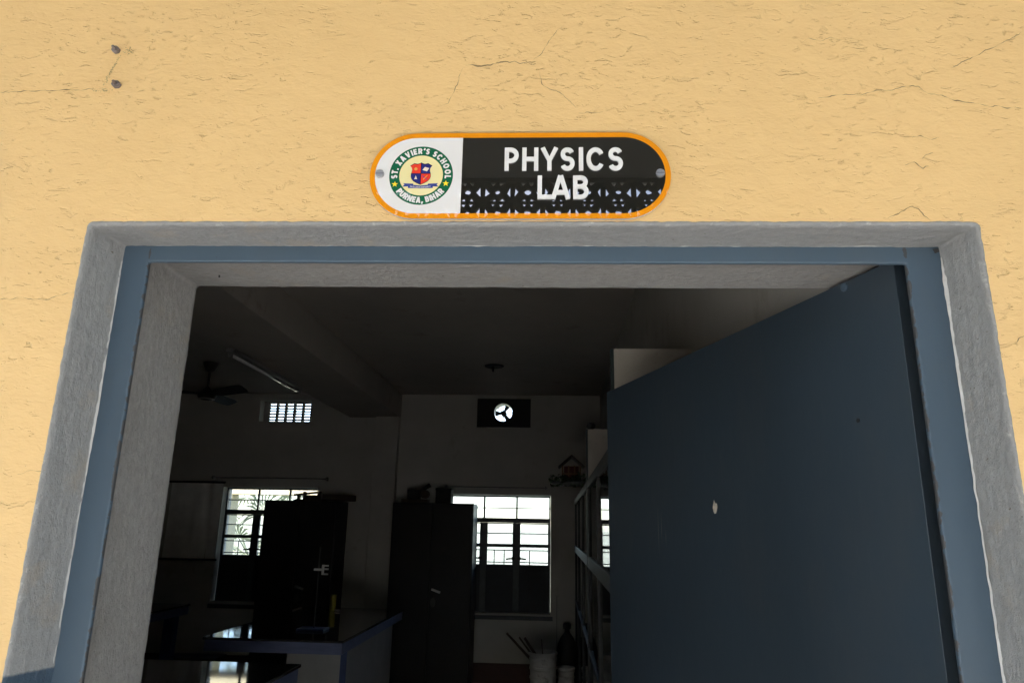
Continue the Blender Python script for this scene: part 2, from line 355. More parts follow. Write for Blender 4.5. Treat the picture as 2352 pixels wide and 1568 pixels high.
for k in range(1, 21):
    t = k/20; secs.append((LW+.014*t, RW-.015*t, TW-.004*t, .006+.082*t, -.0036, 1.0 if k < 20 else .7))
lining('outer_reveal', secs, 'grey', .0010)
secs = [(-.716, .672, 2.163, .0905+.2145*k/40, 0, 1.0) for k in range(41)]+[(-.73, .69, 2.175, .312, .012, .5)]
lining('inner_reveal', secs, 'grey2', .0008)
build('painted_dado', MB().plate([(-7, .002), (LW-.008, .002)]+[(LW-.008, 1.475)]+[(LW-.008-.02*i, 1.475+.003*nz(i*.7)) for i in range(1, 60)]+[(-7, 1.475)], [], -.0022, -.0004), 'dado', wall)
build('painted_dado', MB().box(RW+.008, 7, -.0022, -.0004, .002, 1.475), 'dado', wall)
# slopped white paint along the joint between reveal and frame
def bead(ptsfun, name='paint_bead'):
    m = MB(); prev = None
    for i in range(0, 161):
        x, z, nx, wdt = ptsfun(i/160)
        a = m.bm.verts.new((x, .0788, z)); b = m.bm.verts.new((x+nx*wdt, .0772-wdt*.25, z)); c = m.bm.verts.new((x+nx*(wdt*1.25+.0008), .0765-wdt*.9, z))
        if prev:
            m.bm.faces.new((prev[0], a, b, prev[1])); m.bm.faces.new((prev[1], b, c, prev[2]))
        prev = (a, b, c)
    return build(name, m, 'bead', wall, smooth=True)
def lb(t):
    z = 1.48+.65*t; k = max(0, nz(z*11, 2)+.05)*.0026+.0006+.0055*max(0, 1-abs(z-1.865)/.11)+.0012*nz(z*70, 5)
    k = max(.0003, k)*min(1, t*5, (1-t)*12+.05)*(.35 if t < .4 else 1)
    return (-.7355+.4*k+.0010*nz(z*45, 1), z, -1, k)
def rb(t):
    z = 1.46+.68*t; k = max(0, nz(z*9, 12)+.1)*.0028+.0010+.0014*nz(z*65, 15)+.003*max(0, 1-abs(z-2.10)/.035)
    k = max(.0003, k*(.75+.9*nz(z*5, 33)))*min(1, (1-t)*12+.05)
    return (.6655-.4*k+.0014*nz(z*48, 4), z, 1, k)
bead(lb); bead(rb)
m = MB(); prev = None
for i in range(0, 281):
    x = -.725+1.38*i/280; k = max(.0003, .0012+.0022*nz(x*14, 3)+.0016*nz(x*60, 8))*min(1, i/12+.05, (280-i)/12+.05)
    z = 2.1605-.5*k+.0008*nz(x*40, 6)
    v3 = [m.bm.verts.new((x, .0788, z)), m.bm.verts.new((x, .0772-k*.25, z+k)), m.bm.verts.new((x, .0765-k*.9, z+k*1.25+.0006))]
    if prev: m.bm.faces.new((prev[0], v3[0], v3[1], prev[1])); m.bm.faces.new((prev[1], v3[1], v3[2], prev[2]))
    prev = v3
build('paint_bead', m, 'bead', wall, smooth=True)
# cracks
def crack(pts, w0, name='crack'):
    q = []
    for (x0, z0), (x1, z1) in zip(pts, pts[1:]):
        n = max(2, int(hypot(x1-x0, z1-z0)/.0022))
        for i in range(n):
            t = i/n; x = x0+(x1-x0)*t; z = z0+(z1-z0)*t
            q.append((x+.0012*nz(x*210, z*210, 2)+.003*nz(x*55, z*55, 12), z+.0012*nz(x*230, z*230, 9)+.0035*nz(x*60, z*60, 19)))
    m = MB(); prev = None
    for i, (x, z) in enumerate(q):
        wd = 1.1*w0*max(.14, .6+1.4*nz(x*90, z*90, 5))*min(1, .25+i/10, .25+(len(q)-1-i)/10)
        d = Vector(q[min(i+1, len(q)-1)])-Vector(q[max(i-1, 0)]); d.normalize(); nx, nzz = -d.y, d.x
        a = m.bm.verts.new((x+nx*wd/2, -.0009, z+nzz*wd/2)); b = m.bm.verts.new((x-nx*wd/2, -.0009, z-nzz*wd/2))
        if prev: m.bm.faces.new((prev[0], a, b, prev[1]))
        prev = (a, b)
    return build(name, m, 'crack', wall)
crack([(-.1727, 2.382), (-.1621, 2.3887), (-.1512, 2.4145), (-.1457, 2.4375), (-.1412, 2.4543), (-.1355, 2.4617)], .0008)
crack([(-.1355, 2.4617), (-.1217, 2.4615), (-.1088, 2.4614), (-.0959, 2.4623), (-.0821, 2.4643), (-.0749, 2.4681), (-.0666, 2.469), (-.061, 2.4668), (-.05, 2.4688), (-.0399, 2.4656), (-.028, 2.4663), (-.0142, 2.4619)], .0017)
crack([(-.0179, 2.4711), (-.0043, 2.4847), (.003, 2.4964), (.0122, 2.5103), (.0177, 2.5232), (.0269, 2.5362), (.0362, 2.5415)], .0009)
crack([(-.009, 2.453), (-.0072, 2.4424), (-.0033, 2.4278), (-.0029, 2.4225), (.008, 2.4152), (.0234, 2.4088), (.0324, 2.4026), (.0405, 2.3943), (.0486, 2.385), (.0575, 2.3747)], .0009)
crack([(.0574, 2.3676), (.0699, 2.3659), (.0788, 2.3671), (.0913, 2.3694), (.1029, 2.3704)], .0009)
crack([(.46, 2.392), (.49, 2.398), (.527, 2.3973), (.5528, 2.4053), (.5814, 2.4067), (.6072, 2.4148), (.6248, 2.413), (.6373, 2.4005), (.6612, 2.3945), (.6847, 2.3861), (.7117, 2.3793), (.7732, 2.3707), (.86, 2.372)], .0012)
crack([(.68, 2.448), (.6943, 2.4542), (.7329, 2.475), (.764, 2.4917), (.8124, 2.5169)], .0011)
crack([(-.8765, 2.0327), (-.8408, 2.0359), (-.8037, 2.0316), (-.7765, 2.0406), (-.7453, 2.0482)], .0010)
crack([(-.9575, 2.4157), (-.9102, 2.417), (-.8554, 2.4192), (-.7731, 2.4202)], .0010)
crack([(-.7905, 1.7549), (-.7681, 1.7617), (-.7442, 1.7608)], .0008)
crack([(.547, 2.1729), (.5617, 2.1826), (.5833, 2.1931), (.5932, 2.1916), (.605, 2.1781), (.6141, 2.1706)], .0014)
crack([(.7246, 1.9812), (.7166, 1.9791), (.7109, 1.9709), (.7111, 1.9642)], .0022)
crack([(.44, 2.50), (.452, 2.508), (.47, 2.5045), (.49, 2.510), (.51, 2.503)], .0010)
crack([(.585, 2.268), (.60, 2.272), (.612, 2.262), (.625, 2.268)], .0022)
crack([(.612, 2.279), (.622, 2.289), (.635, 2.291)], .0022)
crack([(.60, 2.318), (.615, 2.322), (.632, 2.314), (.648, 2.316)], .0018)
# stains where a bracket was taken off
stain = MB()
for i in range(150):
    t = random.random(); s_ = random.choice((0, 0, 1))
    x, z = (-.752-.022*t+random.gauss(0, .0012), 2.487-.065*t+random.gauss(0, .003)) if s_ == 0 else (-.737+random.gauss(0, .005), 2.4965+random.gauss(0, .004))
    if i > 122: x, z = -.768+random.gauss(0, .01), 2.417+random.gauss(0, .0022)
    r = random.uniform(.0005, .0017); k = random.uniform(.4, 1)
    stain.face([(x+r*cos(q)*random.uniform(.7, 1.2), -.0005-i*1e-5, z+k*r*sin(q)*random.uniform(.7, 1.2)) for q in [2*pi*j/7 for j in range(7)]])
build('stain', stain, 'mould', wall)

m = MB()
for (x0, y0, x1, y1, wd) in ((-.634, .095, -.629, .120, .0030), (-.629, .120, -.6235, .146, .0016), (-.662, .235, -.640, .242, .005), (-.640, .242, -.633, .228, .003)):
    m.face([(x0-wd/2, y0, 2.1600), (x0+wd/2, y0+wd*.3, 2.1600), (x1+wd/2, y1, 2.1600), (x1-wd/2, y1-wd*.3, 2.1600)])
m.face([(.652, .074, 2.1535), (.660, .071, 2.1540), (.663, .074, 2.149), (.657, .0775, 2.1475)])
build('crack', m, 'black', wall)

# ---------------------------------------------------------------- bolt stubs
def anchor(x, z, rot, label, rx=1.0):
    t = thing('anchor_bolt', (x, 0, z), label, 'bolt', 'rusty bolts left in the wall')
    n = MB()
    hexa = [(x+.0074*cos(rot+pi/3*i)*rx, z+.0070*sin(rot+pi/3*i)) for i in range(6)]
    n.plate(hexa, [], -.007, .004); build('nut', n, 'rust', t, bev=.0015)
    build('stud', MB().cyl((x, -.0068, z), (x+.0008, -.0145, z-.0005), .0038, .0024, 10), 'rust', t, bev=.0008)
anchor(-.760, 2.4985, .3, 'upper of two rusty bolt heads on the yellow wall')
anchor(-.7475, 2.428, .1, 'lower of two rusty bolt heads on the yellow wall', 1.12)

# ---------------------------------------------------------------- sign
GL = {}
def arc(cx, cy, rx, ry, a0, a1, n=14): return [(cx+rx*cos(radians(a0+(a1-a0)*i/n)), cy+ry*sin(radians(a0+(a1-a0)*i/n))) for i in range(n+1)]
def glyph(ch, W, t):                                   # strokes of a geometric capital: cap height 1, width W, stroke t
    h = t/2; l, r, b, tp = h, W-h, h, 1-h; m = .5; c = W/2
    if ch == 'P' or ch == 'R':
        md = .42 if ch == 'P' else .45; rad = (tp-md)/2
        o = [[(l, 0), (l, 1)], [(l+h*.5, tp), (r-rad, tp)]+arc(r-rad, (tp+md)/2, rad, rad, 90, -90)[1:]+[(l+h*.5, md)]]
        if ch == 'R': o.append([(c+.02, md), (r+.01, 0)])
        return o
    if ch == 'B':
        m2 = .53; r1 = (tp-m2)/2; r2 = (m2-b)/2
        return [[(l, 0), (l, 1)], [(l+h*.5, tp), (r-r1-.03, tp)]+arc(r-r1-.03, (tp+m2)/2, r1, r1, 90, -90)[1:]+[(l+h*.5, m2)],
                [(c-.05, m2), (r-r2, m2)]+arc(r-r2, (m2+b)/2, r2, r2, 90, -90)[1:]+[(l+h*.5, b)]]
    if ch == 'H': return [[(l, 0), (l, 1)], [(r, 0), (r, 1)], [(l+h*.5, .5), (r-h*.5, .5)]]
    if ch == 'Y': return [[(l*.9, 1), (c, .43), (W-l*.9, 1)], [(c, .5), (c, 0)]]
    if ch == 'S':
        rx = c-h; md = .52; ru = (tp-md)/2; rd = (md-b)/2
        return [arc(c, tp-ru, rx*.95, ru, 24, 258, 16)+arc(c, b+rd, rx, rd, 78, -156, 18)]
    if ch == 'I': return [[(l, 0), (l, 1)]]
    if ch == 'C': return [arc(c, .5, c-h, .5-h, 34, 326, 28)]
    if ch == 'G': return [arc(c, .5, c-h, .5-h, 42, 335, 26), [(c+.02, .47), (r+h*.6, .47)], [(r, .5), (r, .2)]]
    if ch == 'O': return [arc(c, .5, c-h, .5-h, 0, 360, 32)]
    if ch == 'L': return [[(l, 1), (l, b), (W, b)]]
    if ch == 'A': return [[(h*1.02, 0), (c-h*.12, 1)], [(W-h*1.02, 0), (c+h*.12, 1)], [(W*.24, .28), (W*.76, .28)]]
    if ch == 'V': return [[(h*1.02, 1), (c-h*.12, 0)], [(W-h*1.02, 1), (c+h*.12, 0)]]
    if ch == 'T': return [[(0, tp), (W, tp)], [(c, tp), (c, 0)]]
    if ch == 'X': return [[(h*1.1, 0), (W-h*1.1, 1)], [(h*1.1, 1), (W-h*1.1, 0)]]
    if ch == 'E': return [[(W, tp), (l, tp), (l, b), (W, b)], [(l, .5), (W*.9, .5)]]
    if ch == 'U': return [[(l, 1), (l, c)]+arc(c, c, c-h, c-h, 180, 360)[1:-1]+[(r, c), (r, 1)]]
    if ch == 'N': return [[(l, 0), (l, 1)], [(r, 0), (r, 1)], [(l, .95), (r, .05)]]
    if ch == '.': return [[(0, h), (t, h)]]
    if ch == ',': return [[(t*.8, t*1.0), (t*.2, -t*.7)]]
    if ch == '\u2019': return [[(t*.75, 1), (t*.35, .66)]]
    if ch == '&': return [[(W, .05), (.3*W, .72)]+arc(c, .78, .2, .17, 190, -30, 8)+[(.25*W, .42)]+arc(c-.03, .26, c-h, .23, 150, 350, 10)]
    return []
GW = dict(P=.62, R=.66, B=.64, H=.68, Y=.70, S=.60, I=.2, C=.74, G=.76, O=.80, L=.54, A=.76, V=.76, T=.60, X=.72, E=.54, U=.66, N=.70)
GW.update({'.': .2, ',': .2, '\u2019': .2, '&': .74, ' ': .26})
sign = thing('school_sign', (-.0391, 0, 2.171), 'rounded orange bordered sign with school crest and white letters reading physics lab', 'sign')
SX, SZ = -.0391, 2.248
def stadium(hw, hh, n=40, x0=None):
    k = hw-hh
    return [(SX+k+hh*cos(t), SZ+hh*sin(t)) for t in [-pi/2+pi*i/n for i in range(n+1)]]+[(SX-k+hh*cos(t), SZ+hh*sin(t)) for t in [pi/2+pi*i/n for i in range(n+1)]]
build('backing', MB().plate(stadium(.2462, .0770), [], -.0085, -.0025), 'acrylic', sign)
build('border', MB().plate(stadium(.2462, .0770), [stadium(.2376, .0682)], -.0094, -.0086), 'orange', sign)
inner = stadium(.2375, .0681); DV = -.1331
rightp = [p for p in inner[:41]]; leftp = [p for p in inner[41:]]
build('black_panel', MB().plate([(DV, SZ-.0681)]+rightp+[(DV, SZ+.0681)], [], -.0093, -.0087), 'signblack', sign)
build('white_panel', MB().plate([(DV-.0001, SZ+.0681)]+leftp+[(DV-.0001, SZ-.0681)], [], -.0093, -.0087), 'signwhite', sign)
def put(mb, ch, x, z, wdt, hgt, t, y0, y1, rot=None, k0=0):
    W = wdt/hgt; T = t/hgt
    for k, st in enumerate(glyph(ch, W, T)):
        def xf(p):
            px, pz = p[0]*hgt, p[1]*hgt
            if rot is None: return (x+px, z+pz)
            (cx, cz, rr, ang, inw) = rot
            # local x runs along the tangent, local z away from (top text) or towards (bottom text) the centre
            lx = px-wdt/2
            if not inw: er = (cos(ang), sin(ang)); et = (sin(ang), -cos(ang))
            else: er = (-cos(ang), -sin(ang)); et = (-sin(ang), cos(ang))
            bx, bz = cx+rr*cos(ang), cz+rr*sin(ang)
            return (bx+et[0]*lx+er[0]*(pz-hgt/2), bz+et[1]*lx+er[1]*(pz-hgt/2))
        mb.stroke(st, T, y0, y1-(k+k0)*.00006, xf)
for ch, x0, x1, z in (('P', -.0630, -.0400, 2.2548), ('H', -.0341, -.0077, 2.2548), ('Y', -.0039, .0248, 2.2548), ('S', .0284, .0515, 2.2546), ('I', .0585, .0662, 2.2548), ('C', .0708, .1005, 2.2546), ('S', .1064, .1300, 2.2546),
                      ('L', -.0085, .0144, 2.2040), ('A', .0130, .0443, 2.2040), ('B', .0489, .0738, 2.2040)):
    m = MB(); put(m, ch, x0, z, x1-x0, .0412, .0070, -.0094, -.0126); build('letter', m, 'letter', sign)
EC = (-.2001, 2.2474)
ring = build('emblem_ring', MB().plate(circ(*EC, .0527, 72), [circ(*EC, .0361, 72)], -.0096, -.0091), 'green', sign)
def ringtext(txt, a0, a1, r, hgt, inw):
    tw = [GW[c] for c in txt]; gap = .13; tot = sum(tw)+gap*(len(txt)-1); m = MB(); u = 0
    for k, c in enumerate(txt):
        f = (u+tw[k]/2)/tot; ang = radians(a0+(a1-a0)*f)
        put(m, c, 0, 0, tw[k]*hgt, hgt, .25*hgt, -.0096, -.00985, (EC[0], EC[1], r, ang, inw), k0=(k % 2)*.5)
        u += tw[k]+gap
    return m
build('ring_lettering', ringtext('ST. XAVIER\u2019S SCHOOL', 188, -8, .0443, .0104, False), 'signwhite', ring)
build('ring_lettering', ringtext('PURNEA, BIHAR', 216, 324, .0443, .0104, True), 'signwhite', ring)
def star(cx, cz, r, y):
    return [(cx+(r if i % 2 == 0 else r*.4)*sin(pi*i/5), cz+(r if i % 2 == 0 else r*.4)*cos(pi*i/5)) for i in range(10)]
for sx, sz in ((-.2425, 2.2313), (-.1586, 2.2327)):
    build('star', MB().plate(star(sx, sz, .0056, 0), [], -.0099, -.0095), 'yellow', ring)
disc = build('emblem_disc', MB().plate(circ(*EC, .03605, 64), [], -.0096, -.0091), 'cream', sign)
def shield(cx, cz, s):
    h = [(0, .0225), (.0028, .0208), (.006, .0198), (.0095, .0205), (.0112, .0212), (.0145, .0192), (.0182, .0168), (.0158, .0135), (.0148, .0100), (.0152, .006), (.0164, .002), (.0166, -.003), (.0150, -.0078), (.0115, -.0118), (.006, -.0152), (0, -.0180)]
    r = [(cx+x*s, cz+z*s) for x, z in h]; return r, [(cx-x*s, cz+z*s) for x, z in h]
shc = (-.2005, 2.2482)
r_, l_ = shield(*shc, 1.0); out = l_+r_[::-1][1:-1]
shd = build('shield', MB().plate(out, [], -.0099, -.0095), 'outline', sign)
r_, l_ = shield(*shc, .93); zc = shc[1]+.0022
def clip(poly, upper): 
    o = []; n = len(poly)
    for i in range(n):
        p, q = poly[i], poly[(i+1) % n]; zz = zc+(.0006 if upper else -.0006); ip = p[1] > zz if upper else p[1] < zz; iq = q[1] > zz if upper else q[1] < zz
        if ip: o.append(p)
        if ip != iq: t = (zz-p[1])/(q[1]-p[1]); o.append((p[0]+(q[0]-p[0])*t, zz))
    return o
for side, up, mt in ((l_, True, 'red'), (r_, True, 'navy'), (l_, False, 'navy'), (r_, False, 'red')):
    dx = -.0006 if side is l_ else .0006
    build('quarter', MB().plate(clip([(x+dx, z) for x, z in side], up), [], -.0102, -.0098), mt, shd)
build('sun_charge', MB().plate([(shc[0]-.0085+(.0032 if i % 2 else .0022)*cos(pi*i/10), shc[1]+.0105+(.0032 if i % 2 else .0022)*sin(pi*i/10)) for i in range(20)], [], -.0104, -.0101), 'gold', shd)
build('book_charge', MB().plate([(shc[0]+x, shc[1]+z) for x, z in ((.0025, .0085), (.0062, .0140), (.0135, .0118), (.0100, .0062))], [], -.0104, -.0101), 'pale', shd)
build('flame_charge', MB().plate([(shc[0]+x, shc[1]+z) for x, z in ((-.0105, -.0080), (-.0092, -.0045), (-.0082, -.0012), (-.0068, -.0045), (-.0056, -.0080))], [], -.0104, -.0101), 'pale', shd)
build('tool_charge', MB().stroke([(shc[0]+.0022, shc[1]-.0015), (shc[0]+.0105, shc[1]-.0085)], .0011, -.0101, -.01038), 'ribbon', shd)
build('tool_charge', MB().stroke([(shc[0]+.0112, shc[1]-.0008), (shc[0]+.0042, shc[1]-.0090)], .0011, -.0101, -.0105), 'gold', shd)
rb_ = MB().plate([(EC[0]+x, EC[1]+z) for x, z in ((-.0205, -.0228), (0, -.0236), (.0205, -.0228), (.0205, -.0198), (.0300, -.0205), (.0265, -.0172), (.0285, -.0145), (.012, -.0152), (.0118, -.0172), (0, -.0186), (-.0118, -.0172), (-.012, -.0152), (-.0285, -.0145), (-.0265, -.0172), (-.0300, -.0205), (-.0205, -.0198))], [], -.0100, -.0094)
rbn = build('motto_ribbon', rb_, 'ribbon', sign)
m = MB(); txt = 'EXCELLENCE & INTEGRITY'; tot = sum(GW[c]+.16 for c in txt); u = 0; hh = .034/tot
for k, c in enumerate(txt):
    fx = (u+GW[c]/2)/tot-.5; put(m, c, EC[0]-.017+u*hh, EC[1]-.0226+.0014*(2*fx)**2-.0002, GW[c]*hh, hh*1.15, .19*hh, -.0099, -.0102, k0=(k % 2)*.4); u += GW[c]+.16
build('motto', m, 'signwhite', rbn)
for x, lab in ((-.2682, None), (.1900, None)):
    m = MB().cyl((x, -.0092, 2.2496), (x, -.0132, 2.2496), .0072, .0070, 28); sc = build('screw', m, 'steel', sign, bev=.0004)
    build('slot', MB().box(x-.0066, x+.0066, -.01335, -.0131, 2.2492, 2.2500), 'black', sc)

# ---------------------------------------------------------------- door frame and leaf
fr = thing('door_frame', (-.04, .1, 0), 'blue grey painted door frame set into the grey reveal', 'door frame')
build('profile', MB().plate([(-.775, 0), (-.689, 0), (-.689, 2.130), (.609, 2.130), (.609, 0), (.705, 0), (.705, 2.19), (-.775, 2.19)], [], .08, .0895), 'frame', fr, bev=.003)
build('web', MB().box(-.775, -.735, .090, .16, 0, 2.19), 'frame', fr)
build('web', MB().box(.690, .705, .090, .16, 0, 2.19), 'frame', fr)
H = Vector((.6125, .127)); T = Vector((.229, 1.389)); u = (T-H).normalized(); nn = Vector((u.y, -u.x)); LEN = (T-H).length
door = thing('door', (H.x, H.y, 0), 'blue flush door standing open into the dark lab', 'door')
def lp(s, off, z): q = H+u*s+nn*off; return (q.x, q.y, z)
m = MB(); v = [m.bm.verts.new(lp(s, o, z)) for z in (.012, 2.156) for o in (0, .036) for s in (0, LEN)]
for f in ((0, 1, 3, 2), (4, 6, 7, 5), (0, 4, 5, 1), (2, 3, 7, 6), (0, 2, 6, 4), (1, 5, 7, 3)): m.bm.faces.new([v[i] for i in f])
build('leaf', m, 'door', door, bev=.0008)
random.seed(3)
m = MB(); pp = [(.640, 1.768), (.6375, 1.762), (.634, 1.758), (.6305, 1.7590), (.6265, 1.757), (.6250, 1.750), (.6290, 1.742), (.633, 1.735), (.641, 1.734), (.6455, 1.740), (.6480, 1.748), (.6455, 1.756), (.6425, 1.760)]
fA = [m.bm.verts.new(lp(s, -.0006, z)) for s, z in pp]; m.bm.faces.new(fA); build('chipped_patch', m, 'bare', door)
c_ = lp(.123, -.004, 2.146); d_ = lp(.123, .004, 2.146); build('bolt_hole', MB().cyl(lp(.123, -.003, 2.146), lp(.123, .004, 2.146), .0085, .0085, 16), 'frame', door, bev=.001)
for s, z, l in ((.905, 1.673, .05), (.93, 1.70, .10), (.95, 1.69, .14)):
    m = MB(); m.face([lp(s, -.0005, z-l/2), lp(s+.0012, -.0005, z), lp(s+.0006, -.0005, z+l/2)]); build('scratch', m, 'board', door)
r_ = random.Random(9)
for k in range(7):
    s, z, l = r_.uniform(.80, 1.1), r_.uniform(1.55, 1.80), r_.uniform(.03, .12); m = MB(); m.face([lp(s, -.0005, z-l/2), lp(s+.0010, -.0005, z), lp(s+.0004, -.0005, z+l/2)]); build('scratch', m, 'scuff', door)
build('dark_mark', MB().cyl(lp(.125, -.0012, 1.891), lp(.125, .003, 1.891), .004, n=12), 'black', door)
for hz in (.35, 1.15, 1.88):
    m = MB().cyl((.655, .160, hz-.05), (.655, .160, hz+.05), .007, n=12); build('hinge', m, 'wire', door)

# ---------------------------------------------------------------- corridor outside: breeze-block screen over an added light gap with unseen piers
CW, CH, JX0, JZ0 = .165, .124, -4.95, .4365
rnd = random.Random(5)
def cell():
    holes = []; jj = lambda s_=.004: rnd.uniform(-s_, s_)*1.7
    sw = rnd.uniform(.75, 1.05)
    holes.append([(.0185*sw*cos(t)+jj(.0012), .0165*sw*sin(t)+jj(.0012)) for t in [2*pi*k/10 for k in range(10)]])
    for sx in (-1, 1):
        holes.append([(sx*.070+jj(.002), -.030+jj(.003)), (sx*(.047+jj(.003)), -.002+jj()), (sx*.068, .030+jj(.003))][::sx])
        for sz in (-1, 1):
            holes.append([(sx*.007, sz*.055), (sx*(.038+jj()), sz*.0555), (sx*(.020+jj()), sz*(.037+jj(.002)))][::sx*sz])
    outer = rect(-CW/2, CW/2, -CH/2, CH/2); loops = [outer]+holes; flat = [p for l in loops for p in l]
    return loops, flat, tessellate_polygon([[Vector((x, z, 0)) for x, z in l] for l in loops])
cells = [cell() for k in range(24)]
scr = MB(); bm = scr.bm
for i in range(60):
    for j in range(25):
        loops, flat, tris = cells[rnd.randrange(24)]; cx, cz = JX0+CW*(i+.5), JZ0+CH*(j+.5)
        A = [bm.verts.new((cx+x, -2.508, cz+z)) for x, z in flat]; B = [bm.verts.new((cx+x, -2.49, cz+z)) for x, z in flat]
        for t in tris: bm.faces.new([A[q] for q in t]); bm.faces.new([B[q] for q in t[::-1]])
        k = 4
        for l in loops[1:]:
            for q in range(len(l)): r = (q+1) % len(l); bm.faces.new((A[k+q], A[k+r], B[k+r], B[k+q]))
            k += len(l)
jscreen = build('breeze_block_screen', scr, 'jali', label='pierced cement block screen mirrored in the glossy sign', cat='screen')
for x in (-4.8, -2.4, 0, 2.4, 4.8): build('added_pier', MB().box(x-.11, x+.11, -2.56, -2.45, 0, .436), 'jali', jscreen, bev=.006)  # unseen, added: short supports leaving a gap that throws light up the soffit
build('screen_cap', MB().box(JX0, -JX0, -2.508, -2.49, JZ0+25*CH+.0005, 3.5595), 'jali', label='plain cement strip capping the pierced block screen', cat='wall')
for sgn in (-1, 1):
    build('corridor_wall', MB().box(min(sgn*4.951, sgn*7), max(sgn*4.951, sgn*7), -2.58, -2.47, .0005, 3.5595), 'jali', label='plain corridor wall at the %s end of the pierced screen' % ('left' if sgn < 0 else 'right'), cat='wall')

# ================================================================ THE LAB (room coordinates: y into the room from the inner wall face)
FW, CZ = 7.3, 3.297
build('lab_floor', MB().box(-6.2, .6, -.3, FW, -.12, 0), 'redfloor', room=True, kind='structure')
build('lab_ceiling', MB().box(-6.5, .9, -.28, FW+.25, CZ, CZ+.2), 'ceil', room=True, kind='structure')
build('ceiling_beam', MB().box(-2.55, -1.9, .02, FW-.001, 3.0, CZ-.001), 'ceil', room=True, bev=.006, label='deep beam running along the lab ceiling to the far wall', cat='beam')
WZ = {}
def winholes():
    return [rect(-4.072, -2.87, .79, 2.125), rect(-1.243, -.031, .742, 2.082), rect(-3.718, -3.06, 2.945, 3.212), circ(-.623, 3.08, .118, 40)]
build('far_wall', MB().plate(rect(-6.45, .85, -.1, CZ), winholes(), FW, FW+.25), 'inwall', room=True, label='dim far wall of the lab pierced by two windows', cat='wall')
build('left_wall', MB().box(-6.45, -6.2, -.25, FW-.001, -.1, CZ), 'inwall', room=True, label='unlit side wall of the lab out of sight beyond the left jamb', cat='wall')
build('right_wall', MB().box(.574, .85, .02, FW-.001, -.1, CZ), 'inwall', room=True, label='side wall of the lab behind the glass cabinets', cat='wall')
build('pilaster', MB().box(-2.19, -1.905, FW-.12, FW-.0005, 0, 2.999), 'inwall', room=True, bev=.004, label='shallow pilaster on the far wall between the two cupboards', cat='pilaster')
build('skirting', MB().box(-6.19, .57, FW-.018, FW-.0008, .0005, .21), 'skirt', room=True, label='dark red skirting band along the foot of the far wall', cat='skirting')
build('plaster_ledge', MB().box(-6.19, .57, FW-.006, FW-.0009, 2.72, 2.735), 'inwall', room=True, label='thin plaster line running across the far wall below the vents', cat='moulding')

# ---- windows
def window(x0, dz, label, rodlab, latch_cols):
    t = thing('window', (x0+.6, FW+.13, .74+dz), label, 'window', 'steel windows in the far wall', room=True)
    Y0, Y1 = FW+.10, FW+.135
    zt, zb, W = 2.078+dz, .72+dz, 1.21
    c = [0, .408, .803, W]
    m = MB(); e = .02
    m.box(x0, x0+.018, Y0, Y1, zb, zt).box(x0+W-.018, x0+W, Y0, Y1, zb, zt).box(x0+.018, x0+W-.018, Y0, Y1, zt-.022, zt).box(x0+.018, x0+W-.018, Y0, Y1, 1.757+dz, 1.812+dz)
    for k in (1, 2):
        m.box(x0+c[k]-.011, x0+c[k]+.011, Y0, Y1, 1.8125+dz, zt-.0225); m.box(x0+c[k]-.034, x0+c[k]+.034, Y0, Y1, zb, 1.7565+dz)
    m.box(x0+.018, x0+W-.018, Y0+.003, Y1-.003, zb, zb+.03)
    f = build('frame', m, 'wframe', t, room=True)
    for k in range(3):
        a, b = x0+c[k]+(.018 if k == 0 else .034), x0+c[k+1]-(.018 if k == 2 else .034)
        s = MB(); s.box(a+.0003, b-.0003, Y0+.004, Y1-.004, 1.474+dz, 1.512+dz).box(a, a+.012, Y0+.002, Y1-.002, 1.262+dz, 1.7565+dz).box(b-.012, b, Y0+.002, Y1-.002, 1.262+dz, 1.7565+dz)
        s.box(a+.0122, b-.0122, Y0+.006, Y1-.006, 1.742+dz, 1.756+dz).box(a+.0122, b-.0122, Y0+.006, Y1-.006, 1.2622+dz, 1.276+dz)
        cas = build('casement', s, 'wframe', t, room=True)
        build('pane', MB().box(a+.006, b-.006, Y0+.016, Y0+.020, 1.27+dz, 1.75+dz), 'glass', cas, room=True)
        aa, bb = x0+c[k]+(.018 if k == 0 else .0111), x0+c[k+1]-(.018 if k == 2 else .0111)
        build('top_pane', MB().box(aa, bb, Y0+.014, Y0+.018, 1.8125+dz, zt-.0225), 'glass', t, room=True)
        build('lower_board', MB().box(a-.0, b, Y0+.008, Y0+.024, zb+.0305, 1.2615+dz), 'wpanel', t, room=True)
        if latch_cols[k]:
            xm = b-.0 if latch_cols[k] == 'r' else a
            d = -1 if latch_cols[k] == 'r' else 1
            build('latch', MB().obox((xm+d*.03, Y0-.008, 1.345+dz), (1, 0, -.12*d), (0, 1, 0), (.12*d, 0, 1), .055, .006, .009).box(xm-.018, xm+.018, Y0-.012, Y0-.0005, 1.33+dz, 1.362+dz), 'black', cas, room=True)
    g = MB(); yy = Y1+.03
    for zz in (1.93, 1.632, 1.438, 1.30): g.cyl((x0-.005, yy, zz+dz), (x0+W+.005, yy, zz+dz), .0065, n=6)
    for xx in (.19, .535, .655, .96): g.cyl((x0+xx, yy, 1.262+dz), (x0+xx, yy, 1.438+dz), .0065, n=6)
    build('grille', g, 'wframe', t, room=True)
    build('sill', MB().box(x0-.02, x0+W+.03, FW-.03, FW-.0006, zb-.045, zb+.0), 'wframe', t, room=True)
    return t
window(-4.065, .045, 'steel window half covered by a cupboard with palm leaves outside', 'l', ('r', 'l', 'r'))
window(-1.2425, .0, 'bright steel window with bare sky outside right of the tall cupboard', 'r', ('r', 'r', 'l'))
